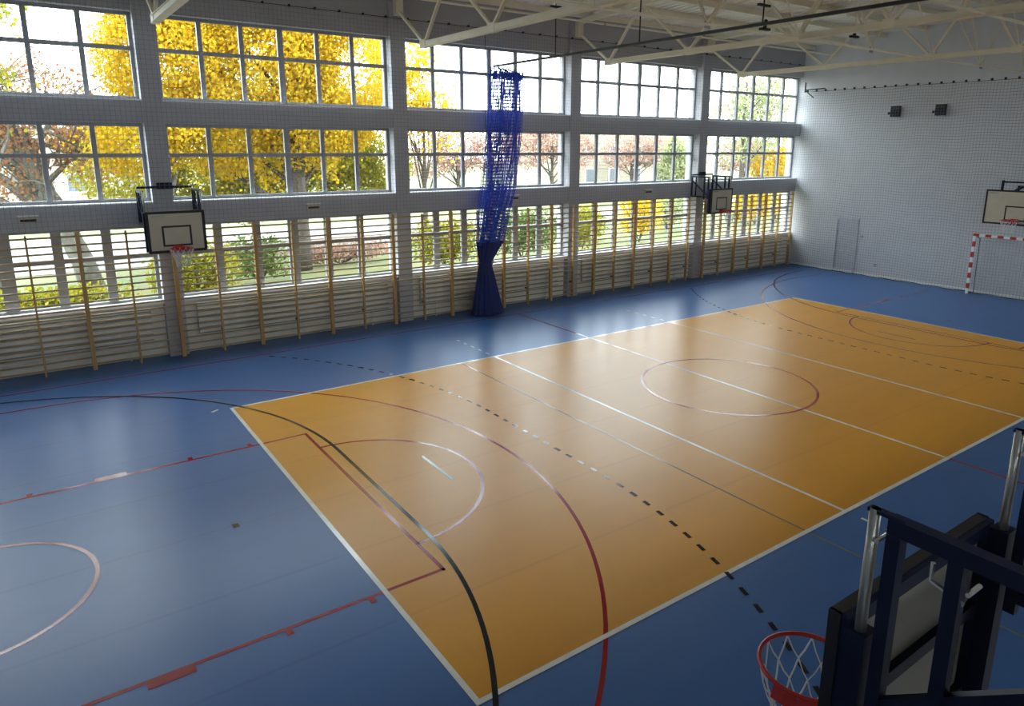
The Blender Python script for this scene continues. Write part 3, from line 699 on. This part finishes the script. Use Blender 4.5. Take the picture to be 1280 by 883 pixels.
# shrubs seen through the lowest window row
def shrub(label, x, y, wd, ht, leaf, n, seed, size=.07):
    rng = random.Random(seed); t = thing('shrub', label, 'shrub', (x, y, GZ), 'shrubs below the windows')
    mb = MB()
    for k in range(9):
        a = rng.uniform(0, 2 * PI); mb.tube([(0, 0, 0), (wd * .2 * math.cos(a), .3 * math.sin(a), ht * .5), (wd * .42 * math.cos(a), .5 * math.sin(a), ht * .9)], [.03, .02, .006], 5)
    mb.build('stems', M['bark'], t, kind='stuff')
    mb = MB(); P = []
    for _ in range(n):
        u = rng.uniform(-1, 1); v = Vector((rng.gauss(0, 1), rng.gauss(0, 1), rng.gauss(0, 1))).normalized() * rng.uniform(.5, 1)
        P.append((wd / 2 * (u * .6 + v.x * .4), v.y * .6, ht * (.55 + .45 * v.z)))
    leaves(mb, P, size, rng); mb.build('foliage', M[leaf], t, kind='stuff')
for a in (('yellow green shrub under the leftmost windows', -2.4, 19.5, 5, 1.3, 'leaf_lime', 3600, 41), ('golden shrub right of the leftmost hoop', 1.7, 20.5, 3.4, 2.2, 'leaf_lime', 3000, 42),
          ('dark green shrub right of the leftmost hoop', 4.4, 23, 2.6, 2.0, 'leaf_green', 1600, 43), ('low red shrub row behind the second bay', 8.8, 26, 5.5, 1.0, 'leaf_pink', 2200, 44),
          ('green shrub left of the blue skirt', 12.0, 22, 4.0, 2.3, 'leaf_lime', 3600, 45), ('dark green shrub right of the blue skirt', 16.4, 22.5, 4.5, 2.4, 'leaf_green', 3400, 46),
          ('lime shrub before the third column', 19.5, 22, 3.0, 2.6, 'leaf_lime', 2600, 47), ('dark shrub behind the fourth bay', 22.6, 26, 5, 1.6, 'leaf_green', 2600, 48),
          ('golden shrub behind the fourth bay', 25.5, 24, 4, 2.9, 'leaf_yellow', 3000, 49), ('pale green hedge bush behind the farther wall hoop', 31, 27, 7, 2.6, 'leaf_pale', 4200, 50),
          ('golden shrub behind the farthest bay', 38.5, 26, 6, 3.2, 'leaf_yellow', 4200, 51)): shrub(*a)
# fence along the path
t = thing('garden_fence', 'low rusty rail fence along the path beyond the second bay', 'fence', (0, 28.5, GZ))
for k in range(16): MB().box(4 + k * 1.3, 4.06 + k * 1.3, -.03, .03, 0, .9).build('post', M['fence'], t)
for z in (.35, .85): MB().box(4, 23.6, -.02, .02, z, z + .05).build('rail', M['fence'], t)
# pale building far behind
def building(label, x, y, wd, dp, ht, nw, win_z, seed):
    t = thing('building', label, 'building', (x, y, GZ), 'buildings beyond the trees')
    MB().box(0, wd, 0, dp, 0, ht).build('wall', M['render'], t)
    mb = MB(); mb.add([(-.4, -.4, ht), (wd + .4, -.4, ht), (wd + .4, dp + .4, ht), (-.4, dp + .4, ht), (-.4, dp / 2, ht + 1.6), (wd + .4, dp / 2, ht + 1.6)], [(0, 1, 5, 4), (2, 3, 4, 5), (0, 4, 3), (1, 2, 5), (3, 2, 1, 0)]); mb.build('roof', M['roofgrey'], t)
    for zz in win_z:
        for k in range(nw):
            xx = (k + .5) * wd / nw; f = MB(); f.box(xx - .8, xx + .8, -.06, 0, zz, zz + 1.7); wo = f.build('window', M['sill'], t)
            MB().box(xx - .68, xx + .68, -.08, -.06, zz + .1, zz + 1.6).build('pane', M['darkglass'], wo)
building('pale cream building with grey roof beyond the fourth window bay', 47, 60, 26, 10, 7.0, 7, (1.0, 3.6), 1)
building('pale cream house far behind the leftmost trees', -26, 70, 34, 10, 6.5, 8, (1.0, 3.6), 2)
